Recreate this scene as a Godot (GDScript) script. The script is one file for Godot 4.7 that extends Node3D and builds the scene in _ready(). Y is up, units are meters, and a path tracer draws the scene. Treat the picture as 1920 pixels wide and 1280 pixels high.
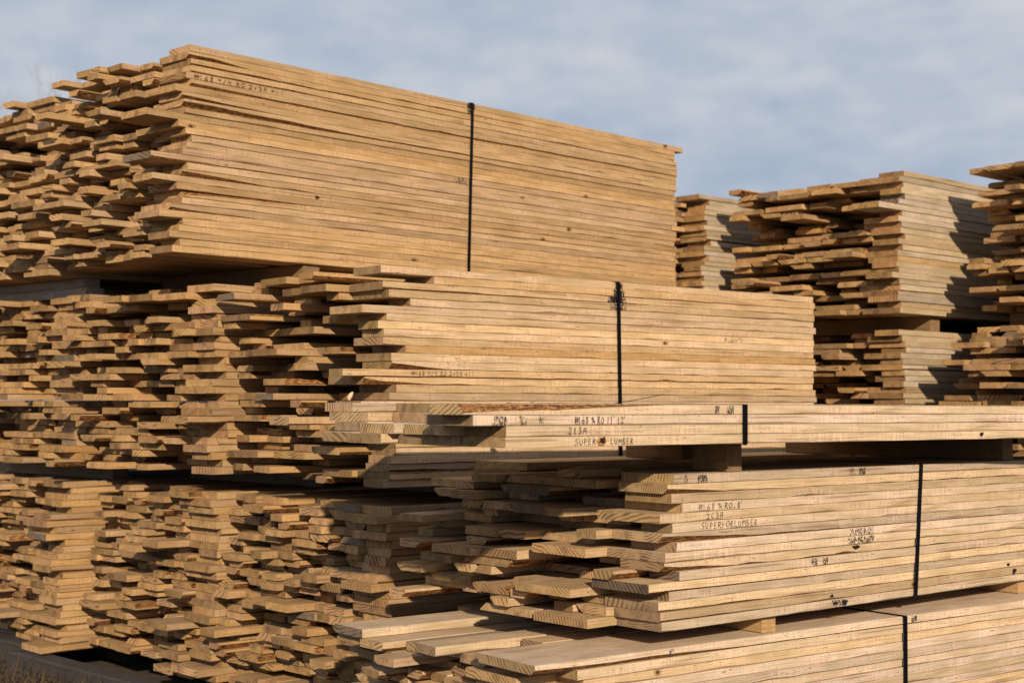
extends Node3D
# Lumber yard: strapped bundles of rough-sawn oak boards, low sun behind the viewer, soft cloudy sky.
# Every bundle is a thing; every board, strap and lettering is a part of it.

const EYE := 1.30                      # camera height above the ground
var rng := RandomNumberGenerator.new()
var M := {}                            # materials
var pools := {}                        # tone -> inner board meshes sorted by width class
const REF_LEN := 3.0
const WIDTHS := [0.085, 0.105, 0.13, 0.155, 0.18, 0.21, 0.245]
# tones: linear base colours of sawn faces, and of end grain
const TONES := {
	"honey": [Color(0.460, 0.310, 0.170), Color(0.455, 0.284, 0.142)],
	"straw": [Color(0.530, 0.376, 0.224), Color(0.455, 0.300, 0.160)],
	"pale": [Color(0.555, 0.420, 0.284), Color(0.450, 0.308, 0.178)],
	"amber": [Color(0.420, 0.272, 0.138), Color(0.445, 0.274, 0.134)],
	"faded": [Color(0.455, 0.362, 0.252), Color(0.390, 0.232, 0.106)],
}

func _ready() -> void:
	setup_view()
	make_materials()
	make_ground()
	make_bundles()
	make_timbers()
	make_trees()
	make_scraps()
	make_grass()

# ---------------------------------------------------------------- camera, sky, sun
func setup_view() -> void:
	var cam := Camera3D.new()
	cam.name = "camera"
	cam.fov = rad_to_deg(2.0 * atan(640.0 / 2800.0))
	cam.position = Vector3(0, EYE, 0)
	cam.rotation_degrees = Vector3(2.322, 0, 0.288)
	cam.near = 0.1
	cam.far = 900.0
	var at := CameraAttributesPhysical.new()
	at.frustum_focal_length = 52.5
	at.frustum_focus_distance = 5.0
	at.exposure_aperture = 4.0
	at.frustum_near = 0.1
	at.frustum_far = 900.0
	cam.attributes = at
	cam.fov = rad_to_deg(2.0 * atan(640.0 / 2800.0))
	add_child(cam)
	cam.current = true
	var env := Environment.new()
	env.background_mode = Environment.BG_SKY
	env.tonemap_mode = Environment.TONE_MAPPER_LINEAR
	env.tonemap_exposure = 1.2
	env.background_energy_multiplier = 0.79
	env.sdfgi_enabled = true
	env.ssao_enabled = true
	env.ssil_enabled = true
	var sky := Sky.new()
	var pan := PanoramaSkyMaterial.new()
	pan.panorama = ImageTexture.create_from_image(sky_image())
	sky.sky_material = pan
	env.sky = sky
	var we := WorldEnvironment.new()
	we.name = "world"
	we.environment = env
	add_child(we)
	var sun := DirectionalLight3D.new()
	sun.name = "sun"
	sun.light_energy = 1.55
	sun.light_color = Color(1.0, 0.915, 0.785)
	sun.light_angular_distance = 1.0
	sun.shadow_enabled = true
	add_child(sun)
	sun.look_at_from_position(Vector3(0, 30, 0), Vector3(0, 30, 0) + Vector3(-0.14, -0.40, -1.0))

func sky_image() -> Image:
	var w := 2048
	var h := 1024
	var n1 := FastNoiseLite.new()
	n1.noise_type = FastNoiseLite.TYPE_SIMPLEX_SMOOTH
	n1.seed = 11
	n1.frequency = 1.0
	n1.fractal_octaves = 5
	n1.fractal_gain = 0.62
	var n2 := FastNoiseLite.new()
	n2.noise_type = FastNoiseLite.TYPE_SIMPLEX_SMOOTH
	n2.seed = 5
	n2.frequency = 0.45
	n2.fractal_octaves = 3
	var data := PackedByteArray()
	data.resize(w * h * 3)
	var lo := Vector3(170, 185, 206)
	var mid := Vector3(188, 198, 212)
	var hi := Vector3(208, 213, 221)
	for y in h:
		var el := (0.5 - (y + 0.5) / h) * PI
		for x in w:
			var c := mid
			if el > -0.02:
				var az := (x + 0.5) / w * TAU
				var d := Vector3(sin(az) * cos(el), sin(el), cos(az) * cos(el))
				var k := 1.0 / (0.22 + d.y)
				var p := Vector3(d.x * k * 1.5, d.y * 3.0, d.z * k * 1.5)
				var a := n1.get_noise_3dv(p * 3.2) * 0.72 + n2.get_noise_3dv(p * 1.3) * 0.55
				var f := clampf(0.52 + a * 0.92, 0.0, 1.0)
				c = lo.lerp(mid, f * 2.0) if f < 0.5 else mid.lerp(hi, f * 2.0 - 1.0)
			var i := (y * w + x) * 3
			data[i] = int(c.x)
			data[i + 1] = int(c.y)
			data[i + 2] = int(c.z)
	return Image.create_from_data(w, h, false, Image.FORMAT_RGB8, data)

# ---------------------------------------------------------------- textures and materials
func noise_bytes(w: int, h: int, sw: int, sh: int, sd: int, freq: float, oct: int) -> PackedByteArray:
	# noise made at sw x sh and stretched to w x h: long streaks or bars
	var n := FastNoiseLite.new()
	n.noise_type = FastNoiseLite.TYPE_SIMPLEX_SMOOTH
	n.seed = sd
	n.frequency = freq
	n.fractal_octaves = oct
	var im := n.get_image(sw, sh, false, false, true)
	im.convert(Image.FORMAT_L8)
	if sw != w or sh != h:
		im.resize(w, h, Image.INTERPOLATE_CUBIC)
	return im.get_data()

func sawn_image() -> Image:
	# 4 m along the board by 1 m across: grain streaks, saw marks, mottling, mineral streaks, specks
	var w := 2048
	var h := 1024
	var streak := noise_bytes(w, h, 96, 1024, 3, 0.16, 4)
	var fine := noise_bytes(w, h, 512, 1024, 8, 0.35, 3)
	var saw := noise_bytes(w, h, 2048, 26, 21, 0.22, 3)
	var mot := noise_bytes(w, h, 512, 256, 34, 0.03, 4)
	var mineral := noise_bytes(w, h, 64, 512, 55, 0.07, 3)
	var check := noise_bytes(w, h, 128, 1024, 89, 0.05, 2)
	var data := PackedByteArray()
	data.resize(w * h * 3)
	for i in w * h:
		var v := 236.0 + (streak[i] - 128) * 0.18 + (fine[i] - 128) * 0.10 + (saw[i] - 128) * 0.22 * clampf((mot[i] - 92) / 90.0, 0.0, 1.0) + (mot[i] - 128) * 0.16
		var r := v
		var g := v + (streak[i] - 128) * 0.06
		var b := v + (streak[i] - 128) * 0.12 + (mot[i] - 128) * 0.08
		var m := mineral[i]
		if m > 186:
			var k := minf(1.0, (m - 186) / 40.0) * 0.18
			r -= r * k * 0.8
			g -= g * k
			b -= b * k
		# drying checks: hair-thin dark lines where one noise crosses its middle
		var q := absi(check[i] - 128)
		if q < 2 and mot[i] > 150:
			r *= 0.55
			g *= 0.50
			b *= 0.46
		var o := i * 3
		data[o] = clampi(int(r), 0, 255)
		data[o + 1] = clampi(int(g), 0, 255)
		data[o + 2] = clampi(int(b), 0, 255)
	# small knots: a dark core with the grain ringed round it
	for k in 5:
		var cx := rng.randi_range(40, w - 41)
		var cy := rng.randi_range(90, h - 60)
		var kr := rng.randf_range(2.5, 8.0)
		var stretch := rng.randf_range(1.0, 1.7)
		for yy in range(-26, 27):
			for xx in range(-34, 35):
				var q := Vector2(xx * 2.0 / stretch, yy).length() / kr
				if q > 2.6:
					continue
				var o := ((cy + yy) * w + cx + xx) * 3
				var f := 0.42 if q < 1.0 else lerpf(0.72, 1.0, (q - 1.0) / 1.6) - 0.08 * sin(q * 9.0) * (2.6 - q) / 1.6
				data[o] = clampi(int(data[o] * f), 0, 255)
				data[o + 1] = clampi(int(data[o + 1] * f * (0.88 if q < 1.0 else 0.97)), 0, 255)
				data[o + 2] = clampi(int(data[o + 2] * f * (0.72 if q < 1.0 else 0.92)), 0, 255)
	# specks and pin knots
	var im := Image.create_from_data(w, h, false, Image.FORMAT_RGB8, data)
	for k in 1500:
		var px := rng.randi_range(6, w - 8)
		var py := rng.randi_range(4, h - 6)
		var ln := rng.randi_range(1, 5)
		for q in ln:
			var c := im.get_pixel(px + q, py)
			var f := rng.randf_range(0.35, 0.7)
			im.set_pixel(px + q, py, Color(c.r * f, c.g * f * 0.95, c.b * f * 0.9))
			if rng.randf() < 0.3:
				im.set_pixel(px + q, py + 1, Color(c.r * f, c.g * f * 0.95, c.b * f * 0.9))
	return im

func end_image() -> Image:
	# growth rings seen on sawn ends, 0.8 m square
	var w := 1024
	var wav := noise_bytes(w, w, 1024, 1024, 4, 0.006, 3)
	var amp := noise_bytes(w, w, 256, 256, 14, 0.05, 2)
	var fine := noise_bytes(w, w, 1024, 1024, 24, 0.25, 3)
	var dirt := noise_bytes(w, w, 256, 256, 44, 0.03, 4)
	var data := PackedByteArray()
	data.resize(w * w * 3)
	for y in w:
		for x in w:
			var i := y * w + x
			var dx := x - 512.0
			var dy := y - 512.0
			var rr := sqrt(dx * dx + dy * dy) + (wav[i] - 128) * 0.06
			var ph := rr / 12.5
			var s := ph - floorf(ph)
			var ring := clampf((s - 0.45) * 2.2, 0.0, 1.0) * clampf((1.0 - s) * 9.0, 0.0, 1.0)
			var a := clampf((amp[i] - 70) / 90.0, 0.10, 1.0)
			var v := 240.0 - ring * a * 98.0 + (fine[i] - 128) * 0.22
			var ddd := clampf((dirt[i] - 158) / 60.0, 0.0, 1.0)
			var r := v - ddd * 38.0
			var g := v - ring * a * 14.0 - ddd * 37.0
			var b := v - ring * a * 26.0 - ddd * 32.0
			var o := i * 3
			data[o] = clampi(int(r), 0, 255)
			data[o + 1] = clampi(int(g), 0, 255)
			data[o + 2] = clampi(int(b), 0, 255)
	return Image.create_from_data(w, w, false, Image.FORMAT_RGB8, data)

func bark_image() -> Image:
	var w := 1024
	var h := 256
	var a := noise_bytes(w, h, 256, 256, 71, 0.08, 4)
	var b := noise_bytes(w, h, 1024, 64, 72, 0.12, 3)
	var c := noise_bytes(w, h, 1024, 256, 73, 0.3, 2)
	var data := PackedByteArray()
	data.resize(w * h * 3)
	for i in w * h:
		var v := 168.0 + (a[i] - 128) * 0.95 + (b[i] - 128) * 0.55 + (c[i] - 128) * 0.5
		var o := i * 3
		data[o] = clampi(int(v + 18.0), 8, 255)
		data[o + 1] = clampi(int(v), 6, 255)
		data[o + 2] = clampi(int(v - 14.0), 4, 255)
	return Image.create_from_data(w, h, false, Image.FORMAT_RGB8, data)

func mat(col: Color, rough: float, tex: Image = null, relief := 0.0) -> StandardMaterial3D:
	var m := StandardMaterial3D.new()
	m.albedo_color = col
	m.roughness = rough
	m.metallic_specular = 0.3
	if tex:
		m.albedo_texture = ImageTexture.create_from_image(tex)
		if relief > 0.0:
			m.heightmap_enabled = true
			m.heightmap_texture = m.albedo_texture
			m.heightmap_scale = relief
	return m

func make_materials() -> void:
	rng.seed = 20
	M.sawn = mat(Color.WHITE, 0.88, sawn_image(), 0.06)
	M.sawn.vertex_color_use_as_albedo = true
	M.endg = mat(Color.WHITE, 0.92, end_image(), 0.08)
	M.endg.vertex_color_use_as_albedo = true
	M.bark = mat(Color.WHITE, 0.95, bark_image(), 0.25)
	M.bark.vertex_color_use_as_albedo = true
	M.strap = mat(Color(0.035, 0.037, 0.045), 0.42)
	M.strap.metallic = 0.35
	M.ink = mat(Color(0.055, 0.045, 0.045), 0.8)
	M.pencil = mat(Color(0.40, 0.27, 0.15), 0.9)
	M.graphite = mat(Color(0.42, 0.35, 0.27), 0.9)
	M.stamp = mat(Color(0.30, 0.27, 0.25), 0.9)
	M.stain = mat(Color(0.10, 0.105, 0.14), 0.9)
	M.smudge = mat(Color(0.48, 0.40, 0.31), 0.9)
	M.knot = mat(Color(0.17, 0.085, 0.035), 0.85)
	M.knot_rim = mat(Color(0.60, 0.46, 0.31), 0.85)

# ---------------------------------------------------------------- small helpers
func obj(called: String, mesh: Mesh, parent: Node) -> MeshInstance3D:
	var o := MeshInstance3D.new()
	o.name = called
	o.mesh = mesh
	parent.add_child(o, true)
	return o

func tag(o: Node, label: String, category: String, group := "", kind := "") -> void:
	if label:
		o.set_meta("label", label)
	if category:
		o.set_meta("category", category)
	if group:
		o.set_meta("group", group)
	if kind:
		o.set_meta("kind", kind)

# collects quads with flat normals: vertices, uv, colour
class Soup:
	var v := PackedVector3Array()
	var n := PackedVector3Array()
	var uv := PackedVector2Array()
	var c := PackedColorArray()
	var ix := PackedInt32Array()
	func quad(a: Vector3, b: Vector3, d: Vector3, e: Vector3, out: Vector3, ua: Vector2, ub: Vector2, ud: Vector2, ue: Vector2, col: Color) -> void:
		var nn := (b - a).cross(e - a)
		if nn.length_squared() < 1e-16:
			nn = (d - b).cross(e - b)
		if nn.length_squared() < 1e-16:
			return
		nn = nn.normalized()
		var flip := nn.dot(out) > 0.0      # front faces run clockwise
		if not flip:
			nn = -nn
		var k := v.size()
		v.append(a); v.append(b); v.append(d); v.append(e)
		uv.append(ua); uv.append(ub); uv.append(ud); uv.append(ue)
		for q in 4:
			n.append(nn)
			c.append(col)
		if flip:
			ix.append(k); ix.append(k + 2); ix.append(k + 1); ix.append(k); ix.append(k + 3); ix.append(k + 2)
		else:
			ix.append(k); ix.append(k + 1); ix.append(k + 2); ix.append(k); ix.append(k + 2); ix.append(k + 3)
	func commit(mesh: ArrayMesh, m: Material) -> void:
		if ix.is_empty():
			return
		var arr := []
		arr.resize(Mesh.ARRAY_MAX)
		arr[Mesh.ARRAY_VERTEX] = v
		arr[Mesh.ARRAY_NORMAL] = n
		arr[Mesh.ARRAY_TEX_UV] = uv
		arr[Mesh.ARRAY_COLOR] = c
		arr[Mesh.ARRAY_INDEX] = ix
		mesh.add_surface_from_arrays(Mesh.PRIMITIVE_TRIANGLES, arr)
		mesh.surface_set_material(mesh.get_surface_count() - 1, m)

func box_soup(s: Soup, lo: Vector3, hi: Vector3, ch: float, col: Color) -> void:
	# a box with chamfered long edges (along x)
	var ring := [Vector2(hi.z - ch, lo.y), Vector2(hi.z, lo.y + ch), Vector2(hi.z, hi.y - ch), Vector2(hi.z - ch, hi.y), Vector2(lo.z + ch, hi.y), Vector2(lo.z, hi.y - ch), Vector2(lo.z, lo.y + ch), Vector2(lo.z + ch, lo.y)]
	var mid := Vector2((lo.z + hi.z) / 2.0, (lo.y + hi.y) / 2.0)
	var uo := Vector2(rng.randf(), rng.randf())
	var per := 0.0
	for k in 8:
		var p: Vector2 = ring[k]
		var q: Vector2 = ring[(k + 1) % 8]
		var ln := p.distance_to(q)
		var o := (p + q) / 2.0 - mid
		s.quad(Vector3(lo.x, p.y, p.x), Vector3(hi.x, p.y, p.x), Vector3(hi.x, q.y, q.x), Vector3(lo.x, q.y, q.x), Vector3(0, o.y, o.x), uo + Vector2(lo.x / 4.0, per), uo + Vector2(hi.x / 4.0, per), uo + Vector2(hi.x / 4.0, per + ln), uo + Vector2(lo.x / 4.0, per + ln), col)
		per += ln
	for e in 2:
		var x := lo.x if e == 0 else hi.x
		var out := Vector3(-1 if e == 0 else 1, 0, 0)
		for k in [0, 2, 4]:
			var a: Vector2 = ring[0]
			var b: Vector2 = ring[k + 1]
			var d: Vector2 = ring[k + 2]
			var f: Vector2 = ring[(k + 3) % 8]
			s.quad(Vector3(x, a.y, a.x), Vector3(x, b.y, b.x), Vector3(x, d.y, d.x), Vector3(x, f.y, f.x), out, uo + Vector2(a.x, a.y), uo + Vector2(b.x, b.y), uo + Vector2(d.x, d.y), uo + Vector2(f.x, f.y), col)

# ---------------------------------------------------------------- one board
# x 0..ln along the board, y 0..t, z -w..0 (z = 0 is the edge on the long face)
func board_mesh(ln: float, w: float, t: float, seg: int, tone: String, opt := {}) -> ArrayMesh:
	var pair: Array = TONES[tone]
	var k := rng.randf_range(0.78, 1.16)
	var warm := rng.randf_range(-0.10, 0.09)
	if rng.randf() < 0.07:
		k *= 0.86
		warm += 0.16
	if opt.has("tint"):
		k = opt.tint
		warm = opt.get("warm", 0.0)
	var base: Color = pair[0]
	var col := Color(minf(base.r * k * (1.0 + warm * 0.25), 0.8), base.g * k * (1.0 - maxf(warm, 0.0) * 0.4), maxf(base.b * k * (1.0 - warm * 1.5), 0.02))
	var eb: Color = pair[1]
	var ek := rng.randf_range(0.62, 1.22)
	var ecol := Color(eb.r * ek, eb.g * ek * rng.randf_range(0.96, 1.03), eb.b * ek * rng.randf_range(0.86, 1.12))
	if rng.randf() < 0.03:
		ecol = Color(0.22, 0.165, 0.12) * rng.randf_range(0.7, 1.2)     # weathered grey end
	var bcol := Color(0.36, 0.205, 0.09) * rng.randf_range(0.7, 1.25)
	# wane (natural edge): [amount in metres, from the bottom (true) or top]
	var wr: float = opt.get("wane_right", 0.0)
	var wl: float = opt.get("wane_left", 0.0)
	var wrb: bool = opt.get("right_bottom", true)
	var wlb: bool = opt.get("left_bottom", true)
	var wlen: float = opt.get("wane_len", 99.0)
	var rough: float = opt.get("rough", 0.0)
	var droop: float = opt.get("droop", 0.0)
	var shear := rng.randf_range(-0.035, 0.035)
	var sawn := Soup.new()
	var ends := Soup.new()
	var bark := Soup.new()
	var uo := Vector2(rng.randf() * 0.9, rng.randf())
	if opt.get("clean", false):
		uo.y = 0.004
	var ease := rng.randf_range(0.0012, 0.0035) * rough if rng.randf() < 0.3 else 0.0
	var bow := rng.randf_range(0.0, 0.0035) * rough
	var bow_f := rng.randf_range(1.5, 4.0)
	var bow_p := rng.randf() * TAU
	var ease_p := rng.randf() * ln
	var rings := []
	var xs := PackedFloat32Array()
	for i in seg + 1:
		var x := ln * i / seg
		if seg > 4 and i > 0 and i < seg:
			x += rng.randf_range(-0.3, 0.3) * ln / seg
		xs.append(x)
		var fade := clampf(1.0 - x / wlen, 0.0, 1.0)
		var ar := wr * fade * (rng.randf_range(0.65, 1.2) if seg > 4 else 1.0)
		var al := wl * (rng.randf_range(0.8, 1.15) if seg > 4 else 1.0)
		ar = minf(ar, t * 0.92)
		al = minf(al, t * 0.92)
		var c1 := rng.randf_range(0.0003, 0.0014) + (rng.randf() * rng.randf() * rng.randf() * 0.009 * rough)
		var c2 := rng.randf_range(0.0003, 0.0012)
		var zr := rng.randf_range(-0.0012, 0.0004) * rough + bow * (sin(x * bow_f + bow_p) - 1.0) * 0.5
		c1 += ease * clampf(1.0 - absf(x - ease_p) / 0.9, 0.0, 1.0)
		var rb := maxf(c1, ar) if wrb else c1
		var rt := c2 if wrb else maxf(c2, ar)
		var lb := maxf(c2, al) if wlb else c2
		var lt := c2 if wlb else maxf(c2, al)
		var dy := 0.0
		if droop != 0.0:
			var s := clampf(1.0 - x / 0.9, 0.0, 1.0)
			dy = -droop * s * s
		rings.append([
			Vector2(zr - rb * 1.15, dy), Vector2(zr, dy + minf(rb, t * 0.95 - rt)), Vector2(zr, dy + t - rt), Vector2(zr - rt * 1.15, dy + t),
			Vector2(-w + lt * 1.3, dy + t), Vector2(-w, dy + t - lt), Vector2(-w, dy + minf(lb, t * 0.95 - lt)), Vector2(-w + lb * 1.3, dy)])
	var outs := [Vector3(0, -0.6, 1), Vector3(0, 0, 1), Vector3(0, 0.6, 1), Vector3(0, 1, 0), Vector3(0, 0.6, -1), Vector3(0, 0, -1), Vector3(0, -0.6, -1), Vector3(0, -1, 0)]
	for i in seg:
		var per := 0.0
		for q in 8:
			var p0: Vector2 = rings[i][q]
			var p1: Vector2 = rings[i][(q + 1) % 8]
			var r0: Vector2 = rings[i + 1][q]
			var r1: Vector2 = rings[i + 1][(q + 1) % 8]
			var l0: float = [0.002, t, 0.002, w, 0.002, t, 0.002, w][q]
			var on_bark := (q == 0 and wr > 0.004 and wrb) or (q == 2 and wr > 0.004 and not wrb) or (q == 6 and wl > 0.004 and wlb) or (q == 4 and wl > 0.004 and not wlb)
			var soup := bark if on_bark else sawn
			var xa := xs[i] + (shear * p0.x if i == 0 else 0.0)
			var xb := xs[i] + (shear * p1.x if i == 0 else 0.0)
			var u0 := uo.x + xs[i] / 4.0
			var u1 := uo.x + xs[i + 1] / 4.0
			var sv := 1.0
			if on_bark:
				u0 = uo.x + xs[i] / 0.9
				u1 = uo.x + xs[i + 1] / 0.9
				sv = 6.0
				l0 = t
			soup.quad(Vector3(xa, p0.y, p0.x), Vector3(xs[i + 1], r0.y, r0.x), Vector3(xs[i + 1], r1.y, r1.x), Vector3(xb, p1.y, p1.x), outs[q],
				Vector2(u0, (uo.y + per) * sv), Vector2(u1, (uo.y + per) * sv), Vector2(u1, (uo.y + per + l0) * sv), Vector2(u0, (uo.y + per + l0) * sv), bcol if on_bark else col)
			per += l0
	# ends: grain sampled around a pith that lies somewhere near the board
	var ang := rng.randf_range(0.0, TAU)
	var far := rng.randf_range(0.16, 0.34)
	var eo := Vector2(0.5, 0.5) + Vector2(cos(ang), sin(ang)) * far / 0.8
	var rot := rng.randf_range(-0.5, 0.5)
	var fine := rng.randf_range(0.5, 1.5)      # slow- and fast-grown trees
	for e in 2:
		var ring: Array = rings[0] if e == 0 else rings[seg]
		var x0 := xs[0] if e == 0 else xs[seg]
		for q in [0, 2, 4]:
			var ps := [ring[0], ring[q + 1], ring[q + 2], ring[(q + 3) % 8]]
			var us := []
			var vs := []
			for p: Vector2 in ps:
				vs.append(Vector3(x0 + (shear * p.x if e == 0 else 0.0), p.y, p.x))
				us.append(eo + Vector2(p.x + w / 2.0, p.y).rotated(rot) * fine / 0.8)
			ends.quad(vs[0], vs[1], vs[2], vs[3], Vector3(-1 if e == 0 else 1, 0, 0), us[0], us[1], us[2], us[3], ecol)
	var mesh := ArrayMesh.new()
	sawn.commit(mesh, M.sawn)
	ends.commit(mesh, M.endg)
	bark.commit(mesh, M.bark)
	return mesh

func pool(tone: String) -> Array:
	if not pools.has(tone):
		var all := []
		for wi in WIDTHS.size():
			var list := []
			for k in 10:
				var o := {}
				var t := rng.randf_range(0.0238, 0.0278)
				if k == 3 or k == 6 or k == 9:
					o = {"wane_left": rng.randf_range(0.008, 0.024), "left_bottom": rng.randf() < 0.5}
				elif k == 4 or k == 8:
					o = {"wane_right": rng.randf_range(0.008, 0.024), "right_bottom": rng.randf() < 0.6}
					if rng.randf() < 0.4:
						o.wane_left = rng.randf_range(0.008, 0.020)
				list.append(board_mesh(REF_LEN, WIDTHS[wi], t, 2, tone, o))
			all.append(list)
		pools[tone] = all
	return pools[tone]

# ---------------------------------------------------------------- one bundle
# b: near corner (side, depth), turn (degrees of the boards' direction from the view axis), base and layers
func bundle(b: Dictionary) -> Node3D:
	rng.seed = b.seed
	var root := Node3D.new()
	root.name = "lumber_bundle"
	add_child(root, true)
	root.position = Vector3(b.at.x, EYE + b.base, -b.at.y)
	root.rotation_degrees.y = 90.0 - b.turn
	tag(root, b.label, "lumber bundle", b.get("group", "strapped bundles of sawn boards"))
	var pitch: float = b.get("pitch", 0.0291)
	var layers: int = b.layers
	var ln: float = b.length
	var width: float = b.width
	var tone: String = b.tone
	var corner: Array = b.get("corner", [])
	var wane: Dictionary = b.get("wane", {})
	var custom: Dictionary = b.get("custom", {})
	var calm: Array = b.get("calm", [])
	var all := pool(b.get("inner_tone", tone))
	var fronts := {}
	for j in layers:                       # j = 0 is the top layer
		var y := (layers - 1 - j) * pitch
		var z := 0.0
		var i := 0
		if custom.has(j):
			for c: Array in custom[j]:     # [right edge, width, near end, options]
				var o: Dictionary = c[3].duplicate()
				o.rough = 1.0
				o.clean = c[0] < 0.02
				var nd := obj("board", board_mesh(ln - c[2], c[1], pitch - 0.0009, 24, tone, o), root)
				nd.position = Vector3(c[2], y, -c[0])
				if i == 0 and c[0] < 0.02:
					fronts[j] = nd
				i += 1
			continue
		while z < width - 0.05:
			var left := width - z
			if i == 0:
				# the board that shows its edge on the long face, shaped one by one
				var w := rng.randf_range(0.12, 0.25)
				if b.has("corner_width") and b.corner_width.has(j):
					w = b.corner_width[j]
				var x0: float = corner[j] if j < corner.size() else b.ragged.call(0, j)
				var o := {"rough": 1.0, "clean": calm.has(j)}
				if wane.has(j):
					o.wane_right = wane[j][0]
					o.wane_len = wane[j][1]
					o.right_bottom = wane[j][2]
				elif rng.randf() < 0.14 and not calm.has(j):
					o.wane_right = rng.randf_range(0.004, 0.012)
					o.wane_len = rng.randf_range(0.5, 3.0)
					o.right_bottom = rng.randf() < 0.75
				if b.has("tints") and b.tints.has(j):
					o.tint = b.tints[j][0]
					o.warm = b.tints[j][1]
				if x0 < -0.09:
					o.droop = rng.randf_range(0.0, 0.004)
				var t := pitch - rng.randf_range(0.0002, 0.0014)
				var zj := 0.0 if calm.has(j) else rng.randf_range(-0.008, 0.003)
				var far: float = ln + rng.randf_range(-0.012, 0.012)
				if b.has("far") and b.far.has(j):
					far = b.far[j]
				var nd := obj("board", board_mesh(far - x0, w, t, b.get("seg", 30), tone, o), root)
				nd.position = Vector3(x0, y, zj)
				fronts[j] = nd
				z += w + rng.randf_range(0.002, 0.008)
			else:
				var wi := rng.randi_range(0, b.get("widest", 6))
				while wi > 0 and WIDTHS[wi] > left:
					wi -= 1
				var w: float = WIDTHS[wi]
				if left - w < 0.07 and left > w:
					w = minf(left, w * 1.35)
				var x0: float = b.ragged.call(i, j)
				if x0 < 50.0:
					var list: Array = all[wi]
					var nd := obj("board", list[rng.randi_range(0, list.size() - 1)], root)
					nd.scale = Vector3((ln + rng.randf_range(-0.05, 0.02) - x0) / REF_LEN, pitch / 0.0288, w / WIDTHS[wi])
					nd.position = Vector3(x0, y + rng.randf_range(0.0, 0.0006), -z)
					nd.rotation_degrees = Vector3(rng.randf_range(-0.35, 0.35), rng.randf_range(-0.15, 0.15), rng.randf_range(-0.015, 0.015))
				z += w + rng.randf_range(0.002, 0.012) + (rng.randf_range(0.0, 0.022) if rng.randf() < 0.35 else 0.0)
			i += 1
	var h := layers * pitch
	root.set_meta("height", h)
	for sx: float in b.get("straps", []):
		strap(root, sx, h, width, b.get("lean", 0.0))
	root.set_meta("fronts", fronts)
	return root

func strap(root: Node3D, x: float, h: float, width: float, lean: float) -> void:
	# a steel band round the bundle, a little out of plumb
	var s := Soup.new()
	var hw := 0.0095
	var th := 0.0016
	var z1 := 0.0058
	var y1 := h + 0.0006
	var pts := [Vector3(lean, y1 - 0.002, z1), Vector3(lean, y1, z1 - 0.004), Vector3(lean * 0.9, y1, -width * 0.5), Vector3(lean, y1, -width - 0.012), Vector3(0, -0.003, -width - 0.012), Vector3(0, -0.003, 0.002), Vector3(0, 0.002, z1)]
	var nrm := [Vector3(0, 0.5, 1).normalized(), Vector3(0, 1, 0.5).normalized(), Vector3.UP, Vector3(0, 1, -1).normalized(), Vector3(0, -1, -1).normalized(), Vector3(0, -1, 0.5).normalized(), Vector3(0, -0.5, 1).normalized()]
	for k in pts.size():
		var a: Vector3 = pts[k]
		var b: Vector3 = pts[(k + 1) % pts.size()]
		var na: Vector3 = nrm[k] * th
		var nb: Vector3 = nrm[(k + 1) % pts.size()] * th
		var dx := Vector3(hw, 0, 0)
		var out := na + nb
		var u := Vector2.ZERO
		s.quad(a - dx + na, a + dx + na, b + dx + nb, b - dx + nb, out, u, u, u, u, Color.WHITE)
		s.quad(a - dx, a + dx, b + dx, b - dx, -out, u, u, u, u, Color.WHITE)
		s.quad(a - dx, a - dx + na, b - dx + nb, b - dx, Vector3(-1, 0, 0), u, u, u, u, Color.WHITE)
		s.quad(a + dx, a + dx + na, b + dx + nb, b + dx, Vector3(1, 0, 0), u, u, u, u, Color.WHITE)
	var m := ArrayMesh.new()
	s.commit(m, M.strap)
	var o := obj("strap", m, root)
	o.position = Vector3(x, 0, 0)

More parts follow.
